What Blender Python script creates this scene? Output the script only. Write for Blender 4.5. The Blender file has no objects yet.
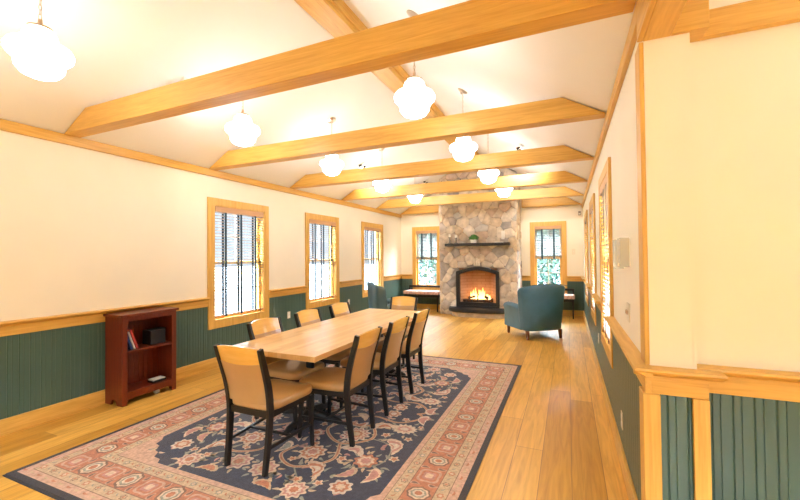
import bpy, bmesh, math, random
from mathutils import Vector, Matrix
random.seed(7)
PI = math.pi
R_ = math.radians
SC = bpy.context.scene
COL = SC.collection

# ------------------------------------------------------------------ camera
cam_d = bpy.data.cameras.new('camera')
cam_d.sensor_width = 36
cam_d.lens = 36 * 384.0 / 800
cam_d.clip_start = 0.02
cam = bpy.data.objects.new('camera', cam_d)
COL.objects.link(cam)
_a, _p, _r = .4124, .0161, .0098
M3 = Matrix.Rotation(_a, 3, 'Z') @ Matrix.Rotation(_p, 3, 'X') @ Matrix.Rotation(_r, 3, 'Y')
_rt, _fw, _up = M3.col[0], M3.col[1], M3.col[2]
mw = Matrix((( _rt.x, _up.x, -_fw.x, 0), (_rt.y, _up.y, -_fw.y, 0), (_rt.z, _up.z, -_fw.z, 1.5), (0, 0, 0, 1)))
cam.matrix_world = mw
SC.camera = cam

# ------------------------------------------------------------------ world, light, exposure
SC.view_settings.view_transform = 'Standard'
SC.view_settings.look = 'None'
SC.view_settings.gamma = 1
SC.view_settings.use_curve_mapping = False
SC.view_settings.exposure = 0.90
SC.cycles.use_denoising = True
SC.cycles.max_bounces = 10
SC.cycles.diffuse_bounces = 6
SC.cycles.sample_clamp_indirect = 6.0
SC.cycles.caustics_reflective = False
SC.cycles.caustics_refractive = False

W = bpy.data.worlds.new('sky')
SC.world = W
W.use_nodes = True
nt = W.node_tree
nt.nodes.clear()
_o = nt.nodes.new('ShaderNodeOutputWorld')
_b = nt.nodes.new('ShaderNodeBackground')
_b.inputs[0].default_value = (0.70, 0.85, 1.0, 1)
_b.inputs[1].default_value = 1.0
# overcast sky: soft at the horizon, much brighter overhead
_tc = nt.nodes.new('ShaderNodeTexCoord'); _sx = nt.nodes.new('ShaderNodeSeparateXYZ'); _rp = nt.nodes.new('ShaderNodeMapRange')
_rp.interpolation_type = 'SMOOTHSTEP'
_rp.inputs['From Min'].default_value = .16; _rp.inputs['From Max'].default_value = .42
_rp.inputs['To Min'].default_value = .62; _rp.inputs['To Max'].default_value = 58.0
nt.links.new(_tc.outputs['Generated'], _sx.inputs[0]); nt.links.new(_sx.outputs['Z'], _rp.inputs['Value'])
nt.links.new(_rp.outputs[0], _b.inputs[1])
nt.links.new(_b.outputs[0], _o.inputs[0])

LAMP_STRENGTH = 9.0
LAMP_COLOR = (0.94, 0.98, 1.0)

# sampling portals in the window openings: they emit nothing, they only guide the daylight
def portal(loc, rot, sx, sy):
    l = bpy.data.lights.new('window_portal', 'AREA')
    l.shape = 'RECTANGLE'; l.size = sx; l.size_y = sy
    l.cycles.is_portal = True
    o = bpy.data.objects.new('window_portal', l)
    o.location = loc; o.rotation_euler = rot
    COL.objects.link(o)
for yy in (4.285, 6.385, 8.51):
    portal((-4.66, yy, 1.43), (0, -PI/2, 0), 1.62, .97)
    portal((.54, yy, 1.43), (0, PI/2, 0), 1.62, .97)
for xx in (-3.68, -.457):
    portal((xx, 10.49, 1.43), (-PI/2, 0, 0), .68, 1.62)
portal((-2.85, -2.79, 1.5), (PI/2, 0, 0), .9, 1.8)
portal((1.6, -2.79, 1.5), (PI/2, 0, 0), 1.4, 1.8)

# ------------------------------------------------------------------ materials
def newmat(name):
    m = bpy.data.materials.new(name)
    m.use_nodes = True
    n = m.node_tree
    return m, n, n.nodes['Principled BSDF']

def plain(name, col, rough=.5, metal=0, noise=0.0, nscale=8, bump=0.0, bscale=60, coat=0.0, spec=.5):
    m, n, b = newmat(name)
    b.inputs['Base Color'].default_value = (*col, 1)
    b.inputs['Roughness'].default_value = rough
    b.inputs['Metallic'].default_value = metal
    b.inputs['Coat Weight'].default_value = coat
    b.inputs['Specular IOR Level'].default_value = spec
    tc = n.nodes.new('ShaderNodeTexCoord')
    if noise:
        t = n.nodes.new('ShaderNodeTexNoise'); t.inputs['Scale'].default_value = nscale
        t.inputs['Detail'].default_value = 5
        r = n.nodes.new('ShaderNodeValToRGB')
        r.color_ramp.elements[0].position = .3; r.color_ramp.elements[1].position = .7
        r.color_ramp.elements[0].color = (*[c * (1 - noise) for c in col], 1)
        r.color_ramp.elements[1].color = (*[min(1, c * (1 + noise)) for c in col], 1)
        n.links.new(tc.outputs['Object'], t.inputs['Vector'])
        n.links.new(t.outputs['Fac'], r.inputs[0]); n.links.new(r.outputs[0], b.inputs['Base Color'])
    if bump:
        t = n.nodes.new('ShaderNodeTexNoise'); t.inputs['Scale'].default_value = bscale
        n.links.new(tc.outputs['Object'], t.inputs['Vector'])
        bp = n.nodes.new('ShaderNodeBump'); bp.inputs['Strength'].default_value = bump; bp.inputs['Distance'].default_value = .01
        n.links.new(t.outputs['Fac'], bp.inputs['Height']); n.links.new(bp.outputs[0], b.inputs['Normal'])
    return m

def wood(name, c1, c2, axis='X', rough=.4, scale=1.0, coat=0.0, stretch=.06, contrast=(.32, .68)):
    m, n, b = newmat(name)
    tc = n.nodes.new('ShaderNodeTexCoord')
    mp = n.nodes.new('ShaderNodeMapping')
    s = {'X': (stretch, 1, 1), 'Y': (1, stretch, 1), 'Z': (1, 1, stretch)}[axis]
    mp.inputs['Scale'].default_value = [v * 14 * scale for v in s]
    n.links.new(tc.outputs['Object'], mp.inputs['Vector'])
    t = n.nodes.new('ShaderNodeTexNoise'); t.inputs['Scale'].default_value = 1.6; t.inputs['Detail'].default_value = 6
    t.inputs['Distortion'].default_value = 1.4
    n.links.new(mp.outputs[0], t.inputs['Vector'])
    t2 = n.nodes.new('ShaderNodeTexNoise'); t2.inputs['Scale'].default_value = 9; t2.inputs['Detail'].default_value = 3
    n.links.new(mp.outputs[0], t2.inputs['Vector'])
    mx = n.nodes.new('ShaderNodeMix'); mx.data_type = 'FLOAT'; mx.inputs[0].default_value = .3
    n.links.new(t.outputs['Fac'], mx.inputs[2]); n.links.new(t2.outputs['Fac'], mx.inputs[3])
    r = n.nodes.new('ShaderNodeValToRGB')
    r.color_ramp.elements[0].position = contrast[0]; r.color_ramp.elements[1].position = contrast[1]
    r.color_ramp.elements[0].color = (*c1, 1); r.color_ramp.elements[1].color = (*c2, 1)
    n.links.new(mx.outputs[0], r.inputs[0]); n.links.new(r.outputs[0], b.inputs['Base Color'])
    b.inputs['Roughness'].default_value = rough; b.inputs['Coat Weight'].default_value = coat
    return m

def emit(name, col, s):
    m, n, b = newmat(name)
    b.inputs['Base Color'].default_value = (*col, 1)
    b.inputs['Emission Color'].default_value = (*col, 1)
    b.inputs['Emission Strength'].default_value = s
    return m

OAK1, OAK2 = (.58, .31, .06), (.78, .48, .12)
oakX = wood('oak_along_x', OAK1, OAK2, 'X')
oakY = wood('oak_along_y', OAK1, OAK2, 'Y')
oakZ = wood('oak_along_z', OAK1, OAK2, 'Z')
cream = plain('cream_wall_paint', (.87, .82, .69), .75, noise=.02, nscale=2)
ceilm = plain('ceiling_paint', (.88, .865, .84), .8, noise=.015, nscale=2)
teal = plain('teal_green_paint', (.060, .115, .092), .36, noise=.04, nscale=5)
cherry = wood('cherry_stain', (.095, .012, .003), (.17, .025, .005), 'Z', .35)
black = plain('black_lacquered_wood', (.006, .005, .005), .3)
vinyl = plain('tan_vinyl', (.45, .26, .095), .33, coat=.25, noise=.05, nscale=9, bump=.05, bscale=300)
maple = wood('maple', (.74, .42, .085), (.82, .50, .13), 'X', .25, coat=.3)
brass = plain('satin_nickel', (.62, .53, .42), .3, metal=1)
white = plain('white_plastic', (.85, .83, .78), .35)
offw = plain('ivory_plastic', (.78, .72, .58), .4)
clear_grey = plain('clear_acrylic_guard', (.80, .80, .72), .15, spec=.8)
steel = plain('brushed_steel', (.6, .6, .58), .3, metal=1)
iron = plain('black_iron', (.014, .013, .013), .42)
slate = plain('dark_slate', (.016, .015, .015), .5, noise=.3, nscale=12, bump=.4, bscale=20)
leather = plain('blue_green_leather', (.055, .145, .205), .36, noise=.10, nscale=6, bump=.08, bscale=120)
leather_side = plain('grey_green_leather', (.065, .115, .125), .40, noise=.10, nscale=6, bump=.08, bscale=120)
tapem = plain('navy_cloth_tape', (.03, .06, .085), .8)
slatm = plain('wood_slat', (.30, .235, .19), .5)
slatf = plain('grey_slat', (.22, .21, .195), .45)
slatr = wood('wood_blind_rail', (.50, .27, .13), (.64, .38, .20), 'X', .4)
glassm, _n, _bb = newmat('window_glass')
_bb.inputs['Roughness'].default_value = 0.0
_tr = _n.nodes.new('ShaderNodeBsdfTransparent'); _gl = _n.nodes.new('ShaderNodeBsdfGlossy'); _gl.inputs['Roughness'].default_value = .02
_mx = _n.nodes.new('ShaderNodeMixShader'); _mx.inputs[0].default_value = .06
_n.links.new(_tr.outputs[0], _mx.inputs[1]); _n.links.new(_gl.outputs[0], _mx.inputs[2])
_n.links.new(_mx.outputs[0], _n.nodes['Material Output'].inputs[0])

# plank floor
def floor_mat():
    m, n, b = newmat('oak_plank_floor')
    tc = n.nodes.new('ShaderNodeTexCoord')
    mp = n.nodes.new('ShaderNodeMapping'); mp.inputs['Rotation'].default_value = (0, 0, PI/2)
    n.links.new(tc.outputs['Object'], mp.inputs['Vector'])
    br = n.nodes.new('ShaderNodeTexBrick')
    br.inputs['Scale'].default_value = 1; br.inputs['Brick Width'].default_value = 2.3
    br.inputs['Row Height'].default_value = .20; br.inputs['Mortar Size'].default_value = .0022
    br.inputs['Mortar Smooth'].default_value = .3; br.inputs['Bias'].default_value = 0
    br.offset = .37; br.offset_frequency = 2; br.squash = .8; br.squash_frequency = 3
    br.inputs['Color1'].default_value = (.56, .28, .040, 1)
    br.inputs['Color2'].default_value = (.80, .46, .095, 1)
    br.inputs['Mortar'].default_value = (.30, .13, .04, 1)
    n.links.new(mp.outputs[0], br.inputs['Vector'])
    mg = n.nodes.new('ShaderNodeMapping'); mg.inputs['Scale'].default_value = (16, 1.1, 1)
    n.links.new(tc.outputs['Object'], mg.inputs['Vector'])
    t = n.nodes.new('ShaderNodeTexNoise'); t.inputs['Scale'].default_value = 1.3; t.inputs['Detail'].default_value = 7; t.inputs['Distortion'].default_value = 1.8
    n.links.new(mg.outputs[0], t.inputs['Vector'])
    r = n.nodes.new('ShaderNodeValToRGB')
    r.color_ramp.elements[0].position = .30; r.color_ramp.elements[0].color = (.72, .66, .58, 1)
    r.color_ramp.elements[1].position = .62; r.color_ramp.elements[1].color = (1.06, 1.06, 1.06, 1)
    n.links.new(t.outputs['Fac'], r.inputs[0])
    mx = n.nodes.new('ShaderNodeMix'); mx.data_type = 'RGBA'; mx.blend_type = 'MULTIPLY'; mx.inputs[0].default_value = .8
    n.links.new(br.outputs['Color'], mx.inputs[6]); n.links.new(r.outputs[0], mx.inputs[7])
    # knots
    v = n.nodes.new('ShaderNodeTexVoronoi'); v.inputs['Scale'].default_value = 1.1
    mk = n.nodes.new('ShaderNodeMapping'); mk.inputs['Scale'].default_value = (2.0, .9, 1)
    n.links.new(tc.outputs['Object'], mk.inputs['Vector']); n.links.new(mk.outputs[0], v.inputs['Vector'])
    rk = n.nodes.new('ShaderNodeValToRGB')
    rk.color_ramp.elements[0].position = .012; rk.color_ramp.elements[0].color = (.28, .18, .12, 1)
    rk.color_ramp.elements[1].position = .05; rk.color_ramp.elements[1].color = (1, 1, 1, 1)
    n.links.new(v.outputs['Distance'], rk.inputs[0])
    m2 = n.nodes.new('ShaderNodeMix'); m2.data_type = 'RGBA'; m2.blend_type = 'MULTIPLY'; m2.inputs[0].default_value = .8
    n.links.new(mx.outputs[2], m2.inputs[6]); n.links.new(rk.outputs[0], m2.inputs[7])
    n.links.new(m2.outputs[2], b.inputs['Base Color'])
    b.inputs['Roughness'].default_value = .33
    bp = n.nodes.new('ShaderNodeBump'); bp.inputs['Strength'].default_value = .25; bp.inputs['Distance'].default_value = .003
    n.links.new(t.outputs['Fac'], bp.inputs['Height']); n.links.new(bp.outputs[0], b.inputs['Normal'])
    return m
floorm = floor_mat()

# butcher block table top
def block_mat():
    m, n, b = newmat('butcher_block')
    tc = n.nodes.new('ShaderNodeTexCoord')
    mp = n.nodes.new('ShaderNodeMapping'); mp.inputs['Rotation'].default_value = (0, 0, PI/2)
    n.links.new(tc.outputs['Object'], mp.inputs['Vector'])
    br = n.nodes.new('ShaderNodeTexBrick')
    br.inputs['Scale'].default_value = 1; br.inputs['Brick Width'].default_value = .55
    br.inputs['Row Height'].default_value = .045; br.inputs['Mortar Size'].default_value = 0.0005
    br.inputs['Color1'].default_value = (.60, .36, .14, 1); br.inputs['Color2'].default_value = (.76, .50, .24, 1)
    br.inputs['Mortar'].default_value = (.5, .28, .1, 1)
    n.links.new(mp.outputs[0], br.inputs['Vector']); n.links.new(br.outputs['Color'], b.inputs['Base Color'])
    b.inputs['Roughness'].default_value = .3
    return m
block = block_mat()

# ------------------------------------------------------------------ geometry helpers
class B:
    def __init__(s): s.bm = bmesh.new(); s.mi = 0
    def face(s, vs, smooth=False):
        try:
            f = s.bm.faces.new(vs); f.material_index = s.mi; f.smooth = smooth; return f
        except ValueError: return None
    def box(s, x0, x1, y0, y1, z0, z1):
        v = [s.bm.verts.new((x, y, z)) for x in (x0, x1) for y in (y0, y1) for z in (z0, z1)]
        for q in ((0,1,3,2),(4,6,7,5),(0,4,5,1),(2,3,7,6),(0,2,6,4),(1,5,7,3)): s.face([v[i] for i in q])
        return s
    def prism(s, pts, axis, a, b):
        """outline pts in the plane normal to axis, extruded from a to b"""
        def P(u, v, w): return {'X': (w, u, v), 'Y': (u, w, v), 'Z': (u, v, w)}[axis]
        A = [s.bm.verts.new(P(u, v, a)) for u, v in pts]; Bv = [s.bm.verts.new(P(u, v, b)) for u, v in pts]
        s.face(A); s.face(Bv[::-1]); n = len(pts)
        for i in range(n): s.face([A[i], Bv[i], Bv[(i+1) % n], A[(i+1) % n]])
        return s
    def ring(s, rings, smooth=True, cap=True, closed=True):
        R = [[s.bm.verts.new(p) for p in r] for r in rings]; n = len(R[0])
        for a, b in zip(R, R[1:]):
            for i in range(n if closed else n-1):
                s.face([a[i], a[(i+1) % n], b[(i+1) % n], b[i]], smooth)
        if cap and closed: s.face(R[0][::-1]); s.face(R[-1])
        return s
    def lathe(s, prof, c=(0,0,0), seg=24, cap=True):
        return s.ring([[(c[0]+r*math.cos(2*PI*k/seg), c[1]+r*math.sin(2*PI*k/seg), c[2]+z) for k in range(seg)] for r, z in prof], True, cap)
    def tube(s, pts, r, seg=8):
        pts = [Vector(p) for p in pts]; rs = r if isinstance(r, (list, tuple)) else [r]*len(pts)
        rings = []
        for i, p in enumerate(pts):
            d = (pts[min(i+1, len(pts)-1)] - pts[max(i-1, 0)]).normalized()
            u = d.cross(Vector((0, 0, 1)))
            if u.length < .05: u = d.cross(Vector((0, 1, 0)))
            u.normalize(); w = d.cross(u)
            rings.append([p + rs[i]*(math.cos(2*PI*k/seg)*u + math.sin(2*PI*k/seg)*w) for k in range(seg)])
        return s.ring(rings)
    def bar(s, pts, hw, hd):
        """square-section bar swept along pts lying in a plane of constant x; hw half width along x, hd half depth"""
        pts = [Vector(p) for p in pts]; rings = []
        for i, p in enumerate(pts):
            d = (pts[min(i+1, len(pts)-1)] - pts[max(i-1, 0)]).normalized()
            nrm = Vector((1, 0, 0)).cross(d)
            a = hw[i] if isinstance(hw, (list, tuple)) else hw; b = hd[i] if isinstance(hd, (list, tuple)) else hd
            X = Vector((a, 0, 0))
            rings.append([p - X - nrm*b, p + X - nrm*b, p + X + nrm*b, p - X + nrm*b])
        return s.ring(rings, False)
    def build(s, name, mats, parent=None, bevel=0, seg=2, sub=0, sharp=35):
        bmesh.ops.recalc_face_normals(s.bm, faces=s.bm.faces)
        me = bpy.data.meshes.new(name); s.bm.to_mesh(me); s.bm.free()
        for m in (mats if isinstance(mats, (list, tuple)) else [mats]): me.materials.append(m)
        if sub or bevel:
            me.shade_smooth()
            if bevel and not sub: me.set_sharp_from_angle(angle=R_(80))
        elif sharp: me.set_sharp_from_angle(angle=R_(sharp))
        o = bpy.data.objects.new(name, me); COL.objects.link(o)
        if parent: o.parent = parent
        if bevel:
            md = o.modifiers.new('bevel', 'BEVEL'); md.width = bevel; md.segments = seg; md.limit_method = 'ANGLE'; md.angle_limit = R_(30); md.harden_normals = True
        if sub:
            md = o.modifiers.new('sub', 'SUBSURF'); md.levels = sub; md.render_levels = sub
        return o

def tag(o, label=None, cat=None, group=None, kind=None):
    if label: o['label'] = label
    if cat: o['category'] = cat
    if group: o['group'] = group
    if kind: o['kind'] = kind
    return o
def root(name, label, cat, loc=(0,0,0), rz=0, group=None, kind=None):
    o = bpy.data.objects.new(name, None); COL.objects.link(o)
    o.empty_display_size = .1
    o.location = loc; o.rotation_euler = (0, 0, rz)
    return tag(o, label, cat, group, kind)
def copy_tree(o, parent=None):
    c = o.copy(); COL.objects.link(c)
    if parent: c.parent = parent
    for ch in o.children: copy_tree(ch, c)
    return c
def dup(o, loc, rz, label, group=None):
    c = copy_tree(o); c.location = loc; c.rotation_euler = (0, 0, rz); c['label'] = label
    if group: c['group'] = group
    return c

# ------------------------------------------------------------------ room dimensions
L, R, YF, YB = -4.47, .348, 10.3, -2.6
ZP, SL = 2.71, .55                      # plate height, ceiling slope
XM = (L + R) / 2; ZR = ZP + SL * (R - L) / 2
YC, YS = 2.15, 2.26                     # corner post face, wing wall face
XW = 3.4                                # wing right wall
T = .17
def zc(x): return ZP + SL * (x - L if x < XM else R - x)

f = B(); f.box(L-T, XW+T, YB-T, YF+T, -.12, 0)
tag(f.build('floor', floorm), 'wide oak plank floor', kind='structure')

c = B()
c.prism([(L-T, ZP-SL*T), (XM, ZR), (XM, ZR+.12), (L-T, ZP-SL*T+.12)], 'Y', YB-T, YF+T)
c.prism([(R+T, ZP-SL*T), (XM, ZR), (XM, ZR+.12), (R+T, ZP-SL*T+.12)], 'Y', YC+.12, YF+T)
c.prism([(R+.002, ZP), (XM, ZR), (XM, ZR+.12), (R+.002, ZP+.12)], 'Y', YB-T, YC+.12)
tag(c.build('ceiling', ceilm), 'sloped cream ceiling', kind='structure')
c = B(); c.box(R+.002, XW+T, YB-T, YC+.12, 3.0, 3.12)
c.box(R+.002, R+.11, YB-T, YC+.12, ZP, 3.0)
tag(c.build('ceiling', ceilm), 'flat ceiling of the side area', kind='structure')

def wall_with_holes(axis, fixed0, fixed1, a0, a1, z0, z1, holes, b=None):
    """wall slab between a0..a1 along the axis with rectangular openings"""
    b = b or B()
    def bx(u0, u1, w0, w1):
        if u1-u0 < 1e-4 or w1-w0 < 1e-4: return
        if axis == 'Y': b.box(fixed0, fixed1, u0, u1, w0, w1)
        else: b.box(u0, u1, fixed0, fixed1, w0, w1)
    cur = a0
    for (h0, h1, q0, q1) in sorted(holes):
        bx(cur, h0, z0, z1); bx(h0, h1, z0, q0); bx(h0, h1, q1, z1); cur = h1
    bx(cur, a1, z0, z1)
    return b
CW = .10                                # casing width
WZ0, WZ1 = .53, 2.33
side_w = [(3.71, 4.86), (5.82, 6.95), (7.94, 9.08)]
holes = [(a+CW, b-CW, WZ0+CW, WZ1-CW) for a, b in side_w]
far_w = [(-4.11, -3.25), (-.885, -.03)]
fholes = [(a+CW, b-CW, WZ0+CW, WZ1-CW) for a, b in far_w]

wl = tag(wall_with_holes('Y', L-T, L, YB-T, YF+T, 0, ZP, holes).build('wall_left', cream), 'cream wall on the left', kind='structure')
wr = tag(wall_with_holes('Y', R, R+T, YC, YF+T, 0, ZP-.0, holes).build('wall_right', cream), 'cream wall on the right', kind='structure')
b = wall_with_holes('X', YF, YF+T, L, R, 0, ZP-.01, fholes)
b.prism([(L, ZP-.01), (R, ZP-.01), (R, ZP), (XM, ZR), (L, ZP)], 'Y', YF, YF+T)
wf = tag(b.build('wall_far', cream), 'cream far wall', kind='structure')
b = B(); b.box(R+T-.001, XW+T, YS, YS+T, 0, 3.0)
b.box(R+T-.001, .53, YC, YS, 0, ZP)
ww = tag(b.build('wall_wing', cream), 'cream wall beside the corner post', kind='structure')
b = wall_with_holes('X', YB-T, YB, L, XW, 0, 3.0, [(-3.3, -2.4, .6, 2.4), (.9, 2.3, .6, 2.4)])
b.prism([(L, 3.0), (R, 3.0), (R, ZP+.3), (XM, ZR), (L, ZP+.3)], 'Y', YB-T, YB)
tag(b.build('wall_back', cream), 'cream wall behind', kind='structure')
tag(B().box(XW, XW+T, YB-T, YS+T, 0, 3.0).build('wall_side', cream), 'cream side wall', kind='structure')

# ---- beadboard wainscot: real grooves
def bead_outline(a0, a1, face, out, pitch=.078):
    """zigzag outline in plan: u along the wall, v depth; face = board front, out = sign towards the room"""
    pts = []; u = a0
    g, d = .0045, .005 * out
    while u < a1 - .001:
        u1 = min(u + pitch, a1)
        pts += [(u + .0, face - d), (u + g, face), ((u+u1)/2 - .010, face), ((u+u1)/2 - .0075, face - d*.6), ((u+u1)/2 - .005, face), (u1 - g, face)]
        u = u1
    pts.append((a1, face - d))
    back = face - out * .014
    return pts + [(a1, back), (a0, back)]
RZ = .885                               # underside of chair rail / wainscot top
def wains(name, axis, wallface, out, spans, parent, z0=.0):
    b = B()
    for (a0, a1, zt, zb) in spans:
        pts = bead_outline(a0, a1, wallface + out*.014, out)
        if axis == 'Y': pts = [(v, u) for u, v in pts]
        b.prism(pts, 'Z', zb, zt)
    o = b.build(name, teal, parent)
    return o
def spans_for(a0, a1, wins):
    sp = []; cur = a0
    for (w0, w1) in wins:
        sp.append((cur, w0, RZ, .0)); sp.append((w0, w1, WZ0, .0)); cur = w1
    sp.append((cur, a1, RZ, .0)); return sp
wains('wainscot', 'Y', L, 1, spans_for(YB, YF, side_w), wl)
wains('wainscot', 'Y', R, -1, spans_for(YC+.001, YF, side_w), wr)
wains('wainscot', 'X', YF, -1, spans_for(L, -3.04, far_w[:1]) + spans_for(-1.09, R, far_w[1:]), wf)
wains('wainscot', 'X', YC, -1, [(R-.014, .53, RZ, 0)], ww)
wains('wainscot', 'X', YS, -1, [(.53, XW, RZ, 0)], ww)

# ---- chair rail, apron, baseboard, crown trim
tn = [0]
def trim(bb, mat, label, bevel=.004):
    tn[0] += 1
    return tag(bb.build('trim_%d' % tn[0], mat, bevel=bevel), label, kind='structure')
def rail_prof(w, out):                  # (depth, z) profile
    return [(w, .845), (w+out*.022, .845), (w+out*.026, .93), (w+out*.045, .943), (w+out*.07, .952), (w+out*.075, .960), (w+out*.072, .970), (w, .972)]
def rails(w, out, axis, spans, mat, label, cut=(0, 0)):
    b = B(); pr = rail_prof(w, out); lo = pr[:3] + [(w, .93)]; hi = [(w, .93)] + pr[2:]
    for k, (a0, a1) in enumerate(spans):
        b.prism(lo, axis, a0 + (cut[0] if k == 0 else 0), a1 - (cut[1] if k == len(spans)-1 else 0)); b.prism(hi, axis, a0, a1)
    trim(b, mat, label, .002)
def gaps(a0, a1, wins):
    g = []; cur = a0
    for w0, w1 in wins: g.append((cur, w0)); cur = w1
    g.append((cur, a1)); return g
rails(L, 1, 'Y', gaps(YB, YF, side_w), oakY, 'oak chair rail on the left wall')
rails(R, -1, 'Y', gaps(YC-.07, YF, side_w), oakY, 'oak chair rail on the right wall', (.045, 0))
rails(YF, -1, 'X', gaps(L, -3.04, far_w[:1]) + gaps(-1.09, R, far_w[1:]), oakX, 'oak chair rail on the far wall')
rails(YC, -1, 'X', [(R-.07, .62)], oakX, 'oak chair rail wrapping the corner post', (.044, .053))
rails(YS, -1, 'X', [(.53, XW)], oakX, 'oak chair rail on the wing wall')
def base(name, x0, x1, y0, y1, mat, label):
    tag(B().box(x0, x1, y0, y1, 0, .14).build(name, mat, bevel=.005), label, kind='structure')
base('baseboard_left', L+.012, L+.034, YB, YF, oakY, 'oak baseboard, left wall')
base('baseboard_right', R-.034, R-.012, YC, YF, oakY, 'oak baseboard, right wall')
base('baseboard_far', L, -3.06, YF-.034, YF-.012, oakX, 'oak baseboard, far wall left of the fireplace')
base('baseboard_far', -1.08, R, YF-.034, YF-.012, oakX, 'oak baseboard, far wall right of the fireplace')
base('baseboard_wing', .56, XW, YS-.034, YS-.012, oakX, 'oak baseboard, wing wall')
# top plate trim
trim(B().box(L, L+.028, YB, YF, 2.62, 2.715), oakY, 'oak trim board where left wall meets the ceiling')
trim(B().box(R-.028, R, YC, YF, 2.62, 2.715), oakY, 'oak trim board where right wall meets the ceiling')
# corner boards
b = B(); b.box(R-.02, R, YC, YC+.12, .972, 2.52); trim(b, oakZ, 'oak corner board above the chair rail')
b = B(); b.prism([(R-.036, YC-.034), (R+.034, YC-.034), (R+.034, YC-.012), (R-.012, YC-.012), (R-.012, YC+.08), (R-.036, YC+.08)], 'Z', 0, .845); trim(b, oakZ, 'oak corner board below the chair rail')
b = B(); b.prism([(.505, YC-.034), (.567, YC-.034), (.567, YS-.001), (.531, YS-.001), (.531, YC-.012), (.505, YC-.012)], 'Z', 0, .845); trim(b, oakZ, 'oak board on the right edge of the corner post')
# header over the opening and boards on the wing wall
b = B(); b.box(R-.004, .458, YB, YC+.001, 2.52, 2.90); trim(b, oakY, 'oak header beam running from the corner post over the opening')
b = B(); b.box(R-.028, R-.004, YB, YC, 2.52, 2.715); trim(b, oakY, 'oak facing board on the header')
b = B(); b.box(.458, .60, YC-.02, YS, 2.52, 2.70); trim(b, oakX, 'oak block above the corner post')
b = B(); b.box(.60, XW, YS-.04, YS, 2.52, 2.645); trim(b, oakX, 'oak trim board high on the wing wall')

# ---- ridge and beams
b = B()
b.box(-2.22, -1.98, YB, YF, ZR-.23, ZR-.03)
b.box(-2.245, -2.22, YB, YF, ZR-.17, ZR-.07); b.box(-1.98, -1.955, YB, YF, ZR-.17, ZR-.04)
trim(b, oakY, 'oak ridge board along the peak of the ceiling')
def beam(y0, y1, label):
    b = B(); dx = .355; h = .2
    b.prism([(L+.028, ZP), (R-.028, ZP), (R-.028-dx, ZP+h), (L+.028+dx, ZP+h)], 'Y', y0, y1)
    tag(b.build('ceiling_beam', oakX, bevel=.006), label, 'beam', 'oak tie beams across the ceiling')
for y0, lab in zip((2.08, 3.71, 5.35, 7.0, 8.64), (
        'large oak ceiling beam nearest the viewer, joining the header above the corner post',
        'oak ceiling beam second from the viewer, behind the nearest big beam',
        'oak ceiling beam third from the viewer, midway down the room',
        'oak ceiling beam fourth from the viewer, over the third pair of windows',
        'oak ceiling beam last in front of the stone chimney')):
    beam(y0, y0+.14, lab)
b = B()
for x0, x1 in ((L+.028, -3.06), (-1.07, R-.028)):
    left = x0 < -2
    if left: b.prism([(x0, ZP), (x1, ZP), (x1, ZP+.2), (x0+.355, ZP+.2)], 'Y', YF-.12, YF)
    else: b.prism([(x0, ZP), (x1, ZP), (x1-.355, ZP+.2), (x0, ZP+.2)], 'Y', YF-.12, YF)
tag(b.build('ceiling_beam', oakX, bevel=.006), 'oak beam against the far wall, split by the stone chimney', 'beam', 'oak tie beams across the ceiling')

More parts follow.
